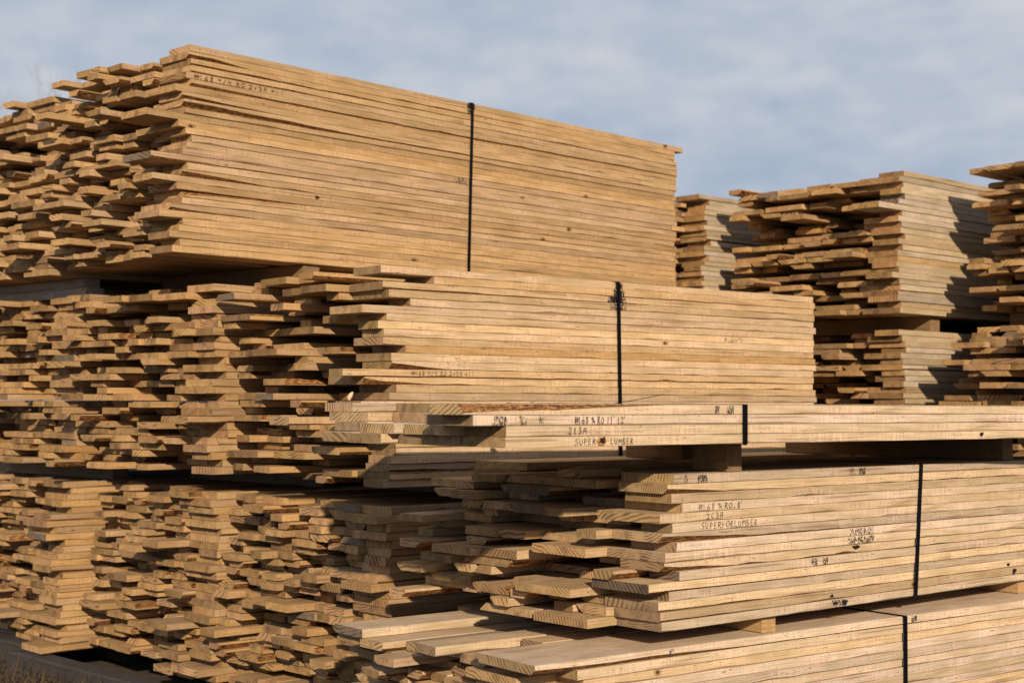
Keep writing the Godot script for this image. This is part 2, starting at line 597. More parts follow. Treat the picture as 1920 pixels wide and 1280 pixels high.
# ---------------------------------------------------------------- marks on the boards
const GLYPHS := {
	"#": [[0.22, 0.0, 0.30, 1.0], [0.50, -0.05, 0.58, 0.95], [0.02, 0.36, 0.75, 0.42], [0.06, 0.64, 0.80, 0.70]],
	"1": [[0.28, 1.0, 0.26, 0.0]],
	"6": [[0.48, 0.98, 0.22, 0.62, 0.12, 0.28, 0.24, 0.04, 0.44, 0.08, 0.50, 0.32, 0.36, 0.48, 0.16, 0.34]],
	"8": [[0.50, 0.82, 0.34, 0.96, 0.18, 0.80, 0.34, 0.54, 0.50, 0.24, 0.34, 0.02, 0.16, 0.20, 0.34, 0.52, 0.52, 0.80]],
	"4": [[0.14, 0.96, 0.10, 0.56, 0.44, 0.54], [0.46, 0.98, 0.42, 0.06]],
	"f": [[0.10, 0.98, 0.08, 0.74, 0.26, 0.74], [0.26, 0.98, 0.24, 0.56], [0.20, 0.06, 0.50, 0.96], [0.48, 0.50, 0.46, 0.28, 0.62, 0.28], [0.64, 0.52, 0.60, 0.06]],
	"/": [[0.08, 0.0, 0.46, 1.0]],
	"R": [[0.14, 0.0, 0.18, 0.98, 0.46, 0.88, 0.44, 0.60, 0.18, 0.50, 0.56, 0.0]],
	"O": [[0.34, 0.96, 0.12, 0.62, 0.14, 0.20, 0.36, 0.02, 0.58, 0.30, 0.56, 0.76, 0.34, 0.96]],
	"2": [[0.10, 0.78, 0.26, 0.96, 0.46, 0.80, 0.36, 0.44, 0.08, 0.06, 0.54, 0.10]],
	"3": [[0.12, 0.92, 0.44, 0.90, 0.22, 0.56, 0.46, 0.40, 0.40, 0.10, 0.10, 0.06]],
	"A": [[0.10, 0.0, 0.20, 0.86, 0.44, 0.92, 0.48, 0.0], [0.14, 0.44, 0.48, 0.46]],
	"C": [[0.46, 0.84, 0.20, 0.78, 0.12, 0.40, 0.22, 0.06, 0.48, 0.12]],
	"e": [[0.42, 0.80, 0.14, 0.72, 0.30, 0.46, 0.12, 0.22, 0.44, 0.06]],
	"&": [[0.16, 0.62, 0.22, 0.30, 0.40, 0.36], [0.40, 0.66, 0.26, 0.0]],
	"+": [[0.10, 0.48, 0.50, 0.50], [0.30, 0.78, 0.30, 0.20]],
	"=": [[0.10, 0.38, 0.46, 0.40], [0.12, 0.60, 0.46, 0.62]],
	"-": [[0.10, 0.16, 0.44, 0.18]],
	"'": [[0.10, 1.05, 0.06, 0.82]],
	"S": [[0.52, 0.86, 0.30, 0.96, 0.14, 0.76, 0.48, 0.36, 0.40, 0.08, 0.06, 0.06]],
	"U": [[0.12, 0.96, 0.12, 0.30, 0.24, 0.04, 0.46, 0.14, 0.52, 0.96]],
	"P": [[0.14, 0.0, 0.18, 0.96, 0.50, 0.84, 0.46, 0.52, 0.16, 0.46]],
	"E": [[0.50, 0.94, 0.16, 0.92, 0.14, 0.06, 0.52, 0.06], [0.14, 0.50, 0.42, 0.52]],
	"I": [[0.22, 0.96, 0.20, 0.02]],
	"L": [[0.22, 0.96, 0.12, 0.08, 0.50, 0.04, 0.52, 0.16]],
	"M": [[0.10, 0.0, 0.16, 0.94, 0.34, 0.44, 0.54, 0.94, 0.60, 0.0]],
	"B": [[0.14, 0.02, 0.18, 0.94, 0.46, 0.84, 0.20, 0.52, 0.50, 0.32, 0.44, 0.06, 0.14, 0.02]],
	" ": [],
}

func ribbon(s: Soup, pts: Array, hw: float, z: float) -> void:
	for k in pts.size() - 1:
		var a: Vector2 = pts[k]
		var b: Vector2 = pts[k + 1]
		var d := (b - a)
		if d.length() < 1e-6:
			continue
		d = d.normalized()
		var n := Vector2(-d.y, d.x) * hw
		a -= d * hw * 0.5
		b += d * hw * 0.5
		s.quad(Vector3(a.x + n.x, a.y + n.y, z), Vector3(b.x + n.x, b.y + n.y, z), Vector3(b.x - n.x, b.y - n.y, z), Vector3(a.x - n.x, a.y - n.y, z), Vector3(0, 0, 1), Vector2.ZERO, Vector2.ZERO, Vector2.ZERO, Vector2.ZERO, Color.WHITE)

func front_of(root: Node3D, j: int) -> MeshInstance3D:
	return root.get_meta("fronts")[j]

func write(root: Node3D, j: int, text: String, x0: float, x1: float, y0: float, hgt: float, hw: float, m: Material) -> void:
	# handwriting on the edge of the board in layer j, x measured along the bundle
	var nd := front_of(root, j)
	var s := Soup.new()
	var total := 0.0
	for ch in text:
		total += 0.72 if ch != " " else 0.45
	var step := (x1 - x0) / total
	var x := x0 - nd.position.x
	for ch in text:
		var lift := rng.randf_range(-0.05, 0.05)
		var big := rng.randf_range(0.9, 1.05)
		for line: Array in GLYPHS[ch]:
			var pts := []
			for k in range(0, line.size(), 2):
				pts.append(Vector2(x + (line[k] + rng.randf_range(-0.02, 0.02)) * step * 1.05, y0 + (line[k + 1] * big + lift) * hgt))
			ribbon(s, pts, hw, 0.0012)
		x += (0.72 if ch != " " else 0.45) * step
	var mesh := ArrayMesh.new()
	s.commit(mesh, m)
	obj("lettering", mesh, nd)

func ticks(root: Node3D, j: int, x0: float, x1: float, n: int, y0: float, y1: float, m: Material, called := "ink_mark") -> void:
	# a rubbed print or smear: many small uneven strokes across the board's edge
	var nd := front_of(root, j)
	var s := Soup.new()
	for k in n:
		var x := rng.randf_range(x0, x1) - nd.position.x
		var ya := rng.randf_range(y0, y1)
		var yb := clampf(ya + rng.randf_range(-0.010, 0.010), y0, y1)
		ribbon(s, [Vector2(x, ya), Vector2(x + rng.randf_range(-0.001, 0.001), yb)], rng.randf_range(0.0004, 0.0014), 0.0010)
	var mesh := ArrayMesh.new()
	s.commit(mesh, m)
	obj(called, mesh, nd)

func blotch(root: Node3D, j: int, x: float, y: float, rx: float, ry: float, m: Material, called: String, z := 0.0011) -> void:
	var nd := front_of(root, j)
	var s := Soup.new()
	var c := Vector2(x - nd.position.x, y)
	var ring := []
	for k in 15:
		var a := TAU * k / 14.0
		var r := rng.randf_range(0.5, 1.2)
		ring.append(c + Vector2(cos(a) * rx, sin(a) * ry) * r)
	ring[14] = ring[0]
	for k in 14:
		var p: Vector2 = ring[k]
		var q: Vector2 = ring[k + 1]
		p.y = clampf(p.y, 0.0008, 0.0268)
		q.y = clampf(q.y, 0.0008, 0.0268)
		s.quad(Vector3(c.x, c.y, z), Vector3(p.x, p.y, z), Vector3(q.x, q.y, z), Vector3(c.x, c.y, z), Vector3(0, 0, 1), Vector2.ZERO, Vector2.ZERO, Vector2.ZERO, Vector2.ZERO, Color.WHITE)
	var mesh := ArrayMesh.new()
	s.commit(mesh, m)
	obj(called, mesh, nd)

# ---------------------------------------------------------------- how board ends stray from the bundle's end
func ragged(sd: int, spread: float, out_p: float, in_p: float, deep: float, miss := 0.0, row := 0.0) -> Callable:
	var r := RandomNumberGenerator.new()
	r.seed = sd
	return func(i: int, j: int) -> float:
		var q := r.randf()
		var v := r.randfn(0.0, spread)
		if i > 0 and q < miss:
			return 99.0
		# whole layers of shorter boards lie farther back
		if i > 0 and row > 0.0 and fposmod(sin(j * 12.9898 + sd * 78.233) * 437.58, 1.0) < row and q < 0.85:
			return r.randf_range(0.12, 0.45)
		if q > 1.0 - out_p:
			return -lerpf(0.05, 0.24, r.randf() * r.randf())
		if q < miss + in_p and i > 0:
			return lerpf(0.06, deep, r.randf() * r.randf())
		return clampf(v, -0.1, 0.12)

func ragged_hollow(sd: int) -> Callable:
	# boards next to the corner set far back, the rest standing out again
	var r := RandomNumberGenerator.new()
	r.seed = sd
	return func(i: int, j: int) -> float:
		if i == 0:
			return r.randf_range(-0.06, 0.08)
		var q := r.randf()
		if i == 1:
			return r.randf_range(-0.12, 0.05) if q < 0.22 else (99.0 if q > 0.5 else r.randf_range(0.35, 0.9))
		if i == 2:
			return r.randf_range(-0.1, 0.08) if q < 0.25 else (99.0 if q > 0.6 else r.randf_range(0.2, 0.8))
		if q < 0.12:
			return 99.0
		if q < 0.35:
			return r.randf_range(0.1, 0.4)
		return clampf(r.randfn(0.0, 0.07), -0.16, 0.3)

func ragged_shelf(sd: int) -> Callable:
	# upper layers of short boards set back, lower layers standing out
	var r := RandomNumberGenerator.new()
	r.seed = sd
	return func(i: int, j: int) -> float:
		var q := r.randf()
		if j < 8:
			if q < 0.05:
				return 99.0
			return r.randf_range(-0.12, 0.05) if q < 0.38 else r.randf_range(0.05, 0.26)
		if q < 0.08:
			return 99.0
		return r.randf_range(0.08, 0.3) if q < 0.3 else r.randf_range(-0.17, 0.06)

func make_bundles() -> void:
	var side := Vector2.ZERO
	# --- left group, three columns side by side
	var upper := bundle({"seed": 101, "widest": 4, "at": Vector2(-1.344, 6.125), "turn": 43.32, "base": 0.606, "layers": 30, "pitch": 0.029, "length": 3.33, "width": 1.12, "tone": "honey", "straps": [1.64], "lean": 0.02,
		"label": "highest strapped lumber bundle, its black strap crossing the long face against the sky",
		"corner": [0.011, 0.004, 0.012, 0.013, -0.011, 0.011, -0.059, -0.025, -0.022, -0.013, -0.196, -0.041, -0.007, 0.023, 0.002, -0.023, -0.171, 0.006, -0.017, -0.164, -0.049, -0.015, -0.018, -0.076, -0.127, -0.014, -0.031, -0.077, -0.03, -0.068],
		"wane": {1: [0.022, 0.35, true], 7: [0.020, 0.6, true], 8: [0.024, 1.1, true], 18: [0.022, 0.5, true], 19: [0.008, 0.2, true], 21: [0.024, 0.75, false], 23: [0.016, 0.2, true]},
		"far": {0: 3.40}, "calm": [4], "ragged": ragged(1, 0.035, 0.10, 0.38, 0.4, 0.05, 0.16)})
	bundle({"seed": 102, "widest": 4, "at": Vector2(-2.17, 6.95), "turn": 43.3, "base": 0.582, "layers": 29, "length": 3.3, "width": 1.12, "tone": "honey",
		"label": "high lumber bundle at the left edge, beside the highest strapped bundle", "ragged": ragged(2, 0.035, 0.08, 0.38, 0.4, 0.04, 0.14)})
	bundle({"seed": 103, "widest": 4, "at": Vector2(-1.24, 6.26), "turn": 43.3, "base": -0.31, "layers": 26, "pitch": 0.0308, "length": 3.3, "width": 1.12, "tone": "amber",
		"label": "middle lumber bundle of jagged board ends directly beneath the highest strapped bundle", "ragged": ragged(3, 0.035, 0.06, 0.38, 0.4, 0.07, 0.14)})
	bundle({"seed": 104, "widest": 4, "at": Vector2(-2.06, 7.07), "turn": 43.3, "base": -0.31, "layers": 26, "pitch": 0.0308, "length": 3.3, "width": 1.12, "tone": "amber",
		"label": "middle lumber bundle at the left edge, in the shade of the bundle above", "ragged": ragged(4, 0.035, 0.05, 0.40, 0.4, 0.02)})
	bundle({"seed": 105, "widest": 4, "at": Vector2(-1.241, 6.344), "turn": 48.0, "base": -1.19, "layers": 26, "pitch": 0.0308, "length": 3.3, "width": 1.12, "tone": "amber",
		"label": "ground-level lumber bundle in the middle of the left row, board ends facing out", "ragged": ragged(5, 0.025, 0.04, 0.34, 0.25, 0.03)})
	bundle({"seed": 106, "widest": 4, "at": Vector2(-2.134, 7.127), "turn": 48.0, "base": -1.19, "layers": 26, "pitch": 0.0308, "length": 3.3, "width": 1.12, "tone": "amber",
		"label": "ground-level lumber bundle at the left edge, right behind the dark timber", "ragged": ragged(6, 0.025, 0.04, 0.34, 0.25, 0.03)})
	bundle({"seed": 107, "widest": 4, "at": Vector2(-0.45, 5.51), "turn": 48.0, "base": -1.19, "layers": 26, "pitch": 0.0308, "length": 2.9, "width": 1.12, "tone": "amber",
		"label": "ground-level lumber bundle under the strapped middle bundle, half hidden by the front stack", "ragged": ragged(7, 0.025, 0.04, 0.34, 0.25, 0.03)})
	var middle := bundle({"seed": 108, "at": Vector2(-0.469, 5.507), "turn": 50.98, "base": 0.504 - 28 * 0.0294, "layers": 28, "pitch": 0.0294, "length": 2.45, "width": 1.04, "tone": "straw", "inner_tone": "amber", "straps": [1.19], "lean": -0.018,
		"label": "strapped lumber bundle in the middle of the picture, just below the highest bundle",
		"corner": [-0.018, 0.223, -0.008, 0.014, 0.115, -0.099, 0.01, -0.03, -0.004, -0.006, 0.095, 0.03, 0.035, -0.181, -0.082, 0.051, 0.02, -0.102, -0.015, -0.402],
		"corner_width": {0: 0.19, 2: 0.24, 3: 0.25, 5: 0.22, 13: 0.10, 19: 0.13},
		"wane": {12: [0.018, 0.3, true], 14: [0.020, 0.32, true], 13: [0.005, 2.5, true]},
		"tints": {10: [0.78, 0.20], 11: [1.08, -0.04], 17: [1.1, -0.08], 8: [1.12, -0.06], 0: [0.98, -0.03]},
		"calm": [13, 24], "ragged": ragged_hollow(8)})
	# --- front stack on the right
	var low := bundle({"seed": 109, "at": Vector2(0.192, 4.295), "turn": 51.98, "base": -0.735 - 17 * 0.0291, "layers": 17, "length": 3.3, "width": 1.16, "tone": "pale", "inner_tone": "straw", "straps": [1.49],
		"label": "lowest lumber bundle of the front stack, cut off by the bottom edge of the picture",
		"corner": [0.0, 0.01, 0.03, -0.02, 0.04],
		"custom": {
			0: [[0.0, 0.29, -0.155, {"wane_right": 0.020, "wane_len": 1.0, "wane_left": 0.020, "tint": 1.12, "warm": -0.06}], [0.305, 0.10, 0.12, {}], [0.426, 0.115, -0.195, {"tint": 1.0}], [0.56, 0.12, 0.75, {}], [0.85, 0.17, -0.186, {"tint": 1.02, "warm": -0.04}], [1.03, 0.10, 0.4, {}]],
			1: [[0.0, 0.13, 0.0, {"tint": 1.05}], [0.14, 0.17, -0.02, {}], [0.32, 0.13, -0.09, {}], [0.46, 0.13, -0.05, {}], [0.60, 0.13, -0.10, {"tint": 0.6, "warm": -0.1}], [0.746, 0.13, -0.176, {"wane_right": 0.010, "wane_len": 0.5}], [0.885, 0.15, -0.16, {"tint": 0.42, "warm": -0.1}], [1.04, 0.1, -0.1, {}]]},
		"calm": [0, 1], "ragged": ragged(9, 0.05, 0.5, 0.1, 0.2)})
	var mid := bundle({"seed": 110, "at": Vector2(0.4706, 4.4766), "turn": 48.64, "base": -0.2149 - 16 * 0.0291, "layers": 16, "length": 2.44, "width": 1.20, "tone": "pale", "inner_tone": "straw", "straps": [1.28], "lean": 0.04,
		"label": "lumber bundle with three lines of black handwriting ending in superior lumber in full",
		"corner": [0.024, -0.002, 0.014, 0.062, -0.037, 0.017, -0.023, 0.036, -0.014, -0.009, 0.048, -0.085, 0.01, -0.034, -0.036, -0.027],
		"corner_width": {0: 0.22, 2: 0.20, 4: 0.26, 8: 0.25, 11: 0.24, 13: 0.22, 15: 0.19},
		"wane": {1: [0.017, 0.30, true], 6: [0.020, 0.55, true], 9: [0.022, 0.32, true], 11: [0.006, 1.2, true], 13: [0.006, 0.5, true], 14: [0.008, 0.6, true]},
		"calm": [0, 3, 4, 5, 7, 8, 10, 15], "tints": {3: [1.08, -0.06], 4: [0.95, 0.03], 5: [1.06, -0.04]}, "ragged": ragged_shelf(10)})
	var thin := bundle({"seed": 111, "at": Vector2(-0.0133, 3.932), "turn": 51.9, "base": -0.0045 - 4 * 0.0291, "layers": 4, "length": 3.5, "width": 1.14, "tone": "pale", "inner_tone": "straw", "straps": [0.904],
		"label": "thin four-layer lumber bundle on top of the front stack, black handwriting near its corner",
		"custom": {
			0: [[0.0, 0.15, -0.139, {"wane_right": 0.026, "wane_len": 0.75, "right_bottom": false, "tint": 1.05}], [0.17, 0.2, 0.3, {}], [0.40, 0.25, 0.22, {}], [0.70, 0.2, 0.25, {}], [0.95, 0.18, 0.12, {}]],
			1: [[0.0, 0.22, -0.108, {"tint": 1.1, "warm": -0.08}], [0.24, 0.2, 0.05, {}], [0.46, 0.16, 0.10, {}], [0.64, 0.2, 0.20, {}], [0.86, 0.24, 0.12, {}]],
			2: [[0.0, 0.17, 0.001, {"tint": 1.0}], [0.18, 0.24, -0.05, {}], [0.44, 0.18, -0.06, {}], [0.64, 0.14, 0.16, {}], [0.80, 0.2, 0.08, {}], [1.02, 0.12, 0.25, {}]],
			3: [[0.0, 0.19, -0.001, {"tint": 1.02}], [0.2, 0.26, -0.03, {}], [0.48, 0.17, -0.08, {}], [0.67, 0.17, -0.06, {}], [0.86, 0.22, 0.14, {}]]}, "ragged": ragged(11, 0.06, 0.4, 0.1, 0.15)})
	# --- background row on the right: three columns, three levels
	var u := Vector2(-0.682, 0.731)
	var along := Vector2(0.731, 0.682)
	var c2 := Vector2(1.97, 7.55)
	var c1 := c2 + u * 1.28
	var c3 := c2 - u * 1.30 + along * 0.28
	var back := "lumber bundles in the back row"
	bundle({"seed": 112, "at": c2, "turn": 47.0, "base": 0.462, "layers": 25, "length": 3.2, "width": 1.08, "tone": "faded", "inner_tone": "amber", "group": back, "seg": 14,
		"label": "blurred upper lumber bundle in the centre of the back row, shadow on its long face", "ragged": ragged(12, 0.025, 0.02, 0.25, 0.9, 0.14, 0.40)})
	bundle({"seed": 113, "at": c1, "turn": 47.0, "base": 0.462, "layers": 25, "length": 3.2, "width": 1.08, "tone": "faded", "inner_tone": "amber", "group": back, "seg": 14,
		"label": "blurred upper lumber bundle peeking out right behind the highest bundle's far end", "ragged": ragged(13, 0.030, 0.04, 0.25, 0.8, 0.12, 0.35)})
	bundle({"seed": 114, "at": c3, "turn": 47.0, "base": 0.48, "layers": 26, "length": 3.2, "width": 1.08, "tone": "faded", "inner_tone": "amber", "group": back, "seg": 14,
		"label": "upper lumber bundle of the back row cut off by the right edge of the picture", "ragged": ragged(14, 0.030, 0.05, 0.25, 0.8, 0.12, 0.38)})
	bundle({"seed": 115, "at": c2 + along * 0.02, "turn": 47.0, "base": -0.38, "layers": 26, "length": 3.2, "width": 1.08, "tone": "faded", "inner_tone": "amber", "group": back, "seg": 14,
		"label": "lower lumber bundle of the back row, seen past the middle bundle's far end", "ragged": ragged(15, 0.030, 0.05, 0.25, 0.8, 0.14, 0.42)})
	bundle({"seed": 116, "at": c3 - along * 0.30, "turn": 47.0, "base": -0.36, "layers": 26, "length": 3.2, "width": 1.08, "tone": "faded", "inner_tone": "amber", "group": back, "seg": 14,
		"label": "lower lumber bundle of the back row at the right edge of the picture", "ragged": ragged(16, 0.030, 0.05, 0.25, 0.8, 0.12, 0.40)})
	bundle({"seed": 117, "at": c1 + along * 0.02, "turn": 47.0, "base": -0.38, "layers": 26, "length": 3.2, "width": 1.08, "tone": "faded", "inner_tone": "amber", "group": back, "seg": 4,
		"label": "lower lumber bundle of the back row wholly behind the middle bundle", "ragged": ragged(17, 0.07, 0.14, 0.3, 0.5, 0.10)})
	rng.seed = 500
	marks(upper, middle, mid, thin, low)
	spacers(c1, c2, c3, u, along)
	for n in get_children():
		if n.has_meta("fronts"):
			n.remove_meta("fronts")
		if n.has_meta("height"):
			n.remove_meta("height")

func marks(upper: Node3D, middle: Node3D, mid: Node3D, thin: Node3D, low: Node3D) -> void:
	write(upper, 4, "#168 4/4 RO 2&3A =11", 0.024, 0.50, 0.004, 0.020, 0.0012, M.pencil)
	write(middle, 13, "#168 4/4 RO 2+3A =11", 0.118, 0.419, 0.006, 0.0165, 0.0009, M.graphite)
	write(middle, 24, "1 1", 2.20, 2.34, 0.003, 0.022, 0.0013, M.ink)
	write(thin, 1, "#168 f RO 11'12'", 0.234, 0.431, 0.004, 0.0205, 0.0008, M.ink)
	write(thin, 2, "2e3A", 0.212, 0.282, 0.006, 0.019, 0.0008, M.ink)
	write(thin, 3, "SUPER", 0.235, 0.315, 0.005, 0.018, 0.0007, M.ink)
	write(thin, 3, "LUMBER", 0.365, 0.455, 0.005, 0.018, 0.0007, M.ink)
	blotch(thin, 3, 0.337, 0.0155, 0.0185, 0.0145, M.knot_rim, "knot_rim", 0.0008)
	blotch(thin, 3, 0.337, 0.0150, 0.0140, 0.0120, M.knot, "knot")
	blotch(thin, 3, 2.11, 0.018, 0.012, 0.008, M.knot, "knot")
	write(mid, 3, "#168 f RO-8'", 0.131, 0.352, 0.004, 0.0205, 0.0008, M.ink)
	write(mid, 4, "2C3A", 0.168, 0.252, 0.006, 0.018, 0.0008, M.ink)
	write(mid, 5, "SUPERIORLUMBER", 0.144, 0.415, 0.004, 0.021, 0.0007, M.ink)
	# rubbed roller prints
	for p: Array in [[mid, 0, 0.07, 0.085, 14], [mid, 0, 0.13, 0.175, 70], [mid, 0, 0.90, 0.93, 30], [mid, 0, 0.955, 0.99, 70], [mid, 8, 0.89, 1.04, 150], [mid, 7, 0.90, 1.03, 90], [mid, 10, 0.69, 0.72, 60], [mid, 10, 0.75, 0.78, 50], [mid, 15, 0.80, 0.87, 60],
		[thin, 1, -0.045, 0.0, 60], [thin, 1, 0.04, 0.07, 24], [thin, 1, 0.11, 0.125, 14], [thin, 0, 0.78, 0.80, 30], [thin, 0, 0.83, 0.86, 50], [middle, 7, 1.83, 1.95, 60], [low, 0, 1.53, 1.56, 50], [low, 0, 0.36, 0.38, 20]]:
		ticks(p[0], p[1], p[2], p[3], p[4], 0.002, 0.026, M.stamp)
	for p: Array in [[mid, 15, 0.82, 0.014, 0.014, 0.008], [mid, 15, 0.87, 0.012, 0.020, 0.010], [mid, 14, 0.80, 0.012, 0.010, 0.006], [mid, 14, 1.95, 0.014, 0.016, 0.012], [mid, 13, 1.92, 0.010, 0.012, 0.008]]:
		blotch(p[0], p[1], p[2], p[3], p[4], p[5], M.stain, "ink_mark")
	blotch(mid, 9, 0.945, 0.019, 0.030, 0.010, M.knot, "knot")
	blotch(upper, 19, 0.69, 0.012, 0.014, 0.010, M.knot, "knot")
	# iron stain where the steel strap bites the oak
	for p: Array in [[upper, 0, 1.66, 0.028, 130], [upper, 1, 1.65, 0.018, 40], [upper, 13, 1.60, 0.06, 50], [middle, 0, 1.185, 0.022, 70], [middle, 1, 1.18, 0.030, 130], [middle, 2, 1.175, 0.055, 160], [middle, 3, 1.175, 0.05, 60]]:
		ticks(p[0], p[1], p[2] - p[3], p[2] + p[3], p[4], 0.001, 0.0265, M.stain, "strap_stain")
		ticks(p[0], p[1], p[2] - p[3] * 0.5, p[2] + p[3] * 0.5, p[4], 0.001, 0.0265, M.stain, "strap_stain")
	for p: Array in [[upper, 0, 1.655, 0.014, 0.016, 0.013], [middle, 1, 1.18, 0.014, 0.016, 0.013], [middle, 2, 1.18, 0.018, 0.03, 0.008], [middle, 0, 1.185, 0.012, 0.012, 0.012]]:
		blotch(p[0], p[1], p[2], p[3], p[4], p[5], M.stain, "strap_stain")

# ---------------------------------------------------------------- spacers between bundles, timbers on the ground
func spacer(at: Vector2, turn: float, x: float, base: float, w: float, h: float, z0: float, z1: float, col: Color, label: String) -> void:
	var s := Soup.new()
	box_soup(s, Vector3(-z1, 0, 0), Vector3(-z0, h, w), 0.003, col)
	var m := ArrayMesh.new()
	s.commit(m, M.sawn)
	var o := obj("spacer_block", m, self)
	var L := Vector3(sin(deg_to_rad(turn)), 0, -cos(deg_to_rad(turn)))
	o.position = Vector3(at.x, EYE + base, -at.y) + L * x
	# its own x runs across the bundle, towards the long face
	o.rotation_degrees.y = -turn
	tag(o, label, "spacer block", "wooden spacers between stacked bundles")

func spacers(c1: Vector2, c2: Vector2, c3: Vector2, u: Vector2, along: Vector2) -> void:
	var brown := Color(0.24, 0.155, 0.085)
	var dark := Color(0.23, 0.175, 0.125)
	var tan := Color(0.42, 0.27, 0.13)
	var grey := Color(0.42, 0.38, 0.33)
	var a := Vector2(-1.344, 6.125)
	spacer(a, 43.3, 0.72, 0.4915, 0.09, 0.1140, 0.02, 1.12, brown, "brown spacer block showing under the highest strapped bundle")
	spacer(a, 43.3, 2.75, 0.4915, 0.09, 0.1140, 0.02, 1.12, brown, "spacer block under the far end of the highest strapped bundle")
	var a2 := Vector2(-2.17, 6.95)
	spacer(a2, 43.3, 0.30, 0.5365, 0.09, 0.0445, 0.04, 1.12, grey, "upper of two pale spacers under the high bundle at the left edge")
	spacer(a2, 43.3, 0.30, 0.4915, 0.10, 0.0445, 0.0, 1.12, grey, "lower of two pale spacers under the high bundle at the left edge")
	spacer(a2, 43.3, 2.6, 0.4915, 0.09, 0.090, 0.02, 1.1, brown, "spacer under the far end of the high bundle at the left edge")
	var g := Vector2(-1.24, 6.26)
	spacer(g, 43.3, 0.72, -0.3885, 0.09, 0.078, 0.06, 1.1, dark, "weathered spacer under the middle bundle below the highest bundle")
	spacer(g, 43.3, 2.6, -0.3885, 0.09, 0.078, 0.06, 1.1, dark, "weathered spacer under the far end of the middle bundle below the highest bundle")
	var g1 := Vector2(-2.06, 7.07)
	spacer(g1, 43.3, 0.34, -0.3885, 0.09, 0.078, 0.08, 1.3, dark, "weathered spacer under the middle bundle at the left edge")
	spacer(g1, 43.3, 2.6, -0.3885, 0.09, 0.078, 0.08, 1.1, dark, "weathered spacer under the far end of the middle bundle at the left edge")
	var b := Vector2(-0.469, 5.507)
	spacer(b, 50.98, 0.75, -0.3885, 0.09, 0.069, 0.1, 1.0, dark, "weathered spacer under the strapped middle bundle")
	spacer(b, 50.98, 2.0, -0.3885, 0.09, 0.069, 0.1, 1.0, dark, "weathered spacer under the far end of the strapped middle bundle")
	var c := Vector2(0.4706, 4.4766)
	spacer(c, 48.64, 0.372, -0.2143, 0.072, 0.0930, 0.03, 0.17, brown, "short brown spacer block under the thin four-layer bundle, near its strap")
	spacer(c, 48.64, 1.0, -0.2143, 0.075, 0.0930, 0.78, 1.08, brown, "short brown spacer block deep under the thin four-layer bundle, away from its strap")
	spacer(c, 48.64, 2.0, -0.2143, 0.075, 0.0930, 0.03, 1.08, brown, "brown spacer under the thin four-layer bundle near the right picture edge")
	spacer(c, 48.64, 0.54, -0.7345, 0.07, 0.0540, 0.03, 1.05, tan, "tan spacer block between the two lower bundles of the front stack")
	spacer(c, 48.64, 2.1, -0.7345, 0.07, 0.0540, 0.03, 1.05, tan, "tan spacer between the two lower front bundles at the right picture edge")
	for k in 3:
		var cc: Vector2 = [c1, c2, c3][k]
		var who: String = ["bundle behind the highest bundle's far end", "centre of the back row", "back row bundle at the right picture edge"][k]
		var hh: float = [0.084, 0.084, 0.082][k]
		var b0: float = [0.3775, 0.3775, 0.3975][k]
		spacer(cc, 47.0, 0.45, b0, 0.09, hh - 0.0005, 0.05, 1.05, brown, "spacer under the upper bundle, " + who)
		spacer(cc, 47.0, 2.5, b0, 0.09, hh - 0.0005, 0.05, 1.05, brown, "far spacer under the upper bundle, " + who)
		spacer(cc - along * (0.3 if k == 2 else 0.0), 47.0, 0.45, -1.3, 0.2, 0.919 if k < 2 else 0.939, 0.05, 1.05, dark, "tall support under the lower bundle, " + who)
		spacer(cc - along * (0.3 if k == 2 else 0.0), 47.0, 2.4, -1.3, 0.2, 0.919 if k < 2 else 0.939, 0.05, 1.05, dark, "tall dark far support, " + who)

func timber(p: Vector2, q: Vector2, base: float, w: float, h: float, label: String) -> void:
	var s := Soup.new()
	var ln := p.distance_to(q)
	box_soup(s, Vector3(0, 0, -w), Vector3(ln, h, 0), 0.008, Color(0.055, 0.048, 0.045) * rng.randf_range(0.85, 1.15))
	var m := ArrayMesh.new()
	s.commit(m, M.sawn)
	var o := obj("ground_timber", m, self)
	o.position = Vector3(p.x, EYE + base, -p.y)
	var d := (q - p).normalized()
	o.rotation.y = atan2(d.y, d.x)
	tag(o, label, "timber", "timbers lying on the ground")

func make_timbers() -> void:
	rng.seed = 61
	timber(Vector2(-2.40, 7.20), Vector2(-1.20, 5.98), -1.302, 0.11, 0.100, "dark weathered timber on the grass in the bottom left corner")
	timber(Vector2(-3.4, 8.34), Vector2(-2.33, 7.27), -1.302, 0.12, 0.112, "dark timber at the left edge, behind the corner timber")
	# bunks that carry the ground-level bundles
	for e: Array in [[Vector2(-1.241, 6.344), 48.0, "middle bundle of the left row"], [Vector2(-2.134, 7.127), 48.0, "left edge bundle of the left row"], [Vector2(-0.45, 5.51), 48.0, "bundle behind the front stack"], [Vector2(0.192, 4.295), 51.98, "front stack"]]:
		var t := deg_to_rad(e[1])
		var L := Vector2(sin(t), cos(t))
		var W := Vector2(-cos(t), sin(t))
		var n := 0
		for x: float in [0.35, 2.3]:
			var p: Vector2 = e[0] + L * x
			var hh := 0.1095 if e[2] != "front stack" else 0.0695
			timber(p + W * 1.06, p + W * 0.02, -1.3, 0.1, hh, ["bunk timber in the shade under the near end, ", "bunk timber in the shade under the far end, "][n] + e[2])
			n += 1

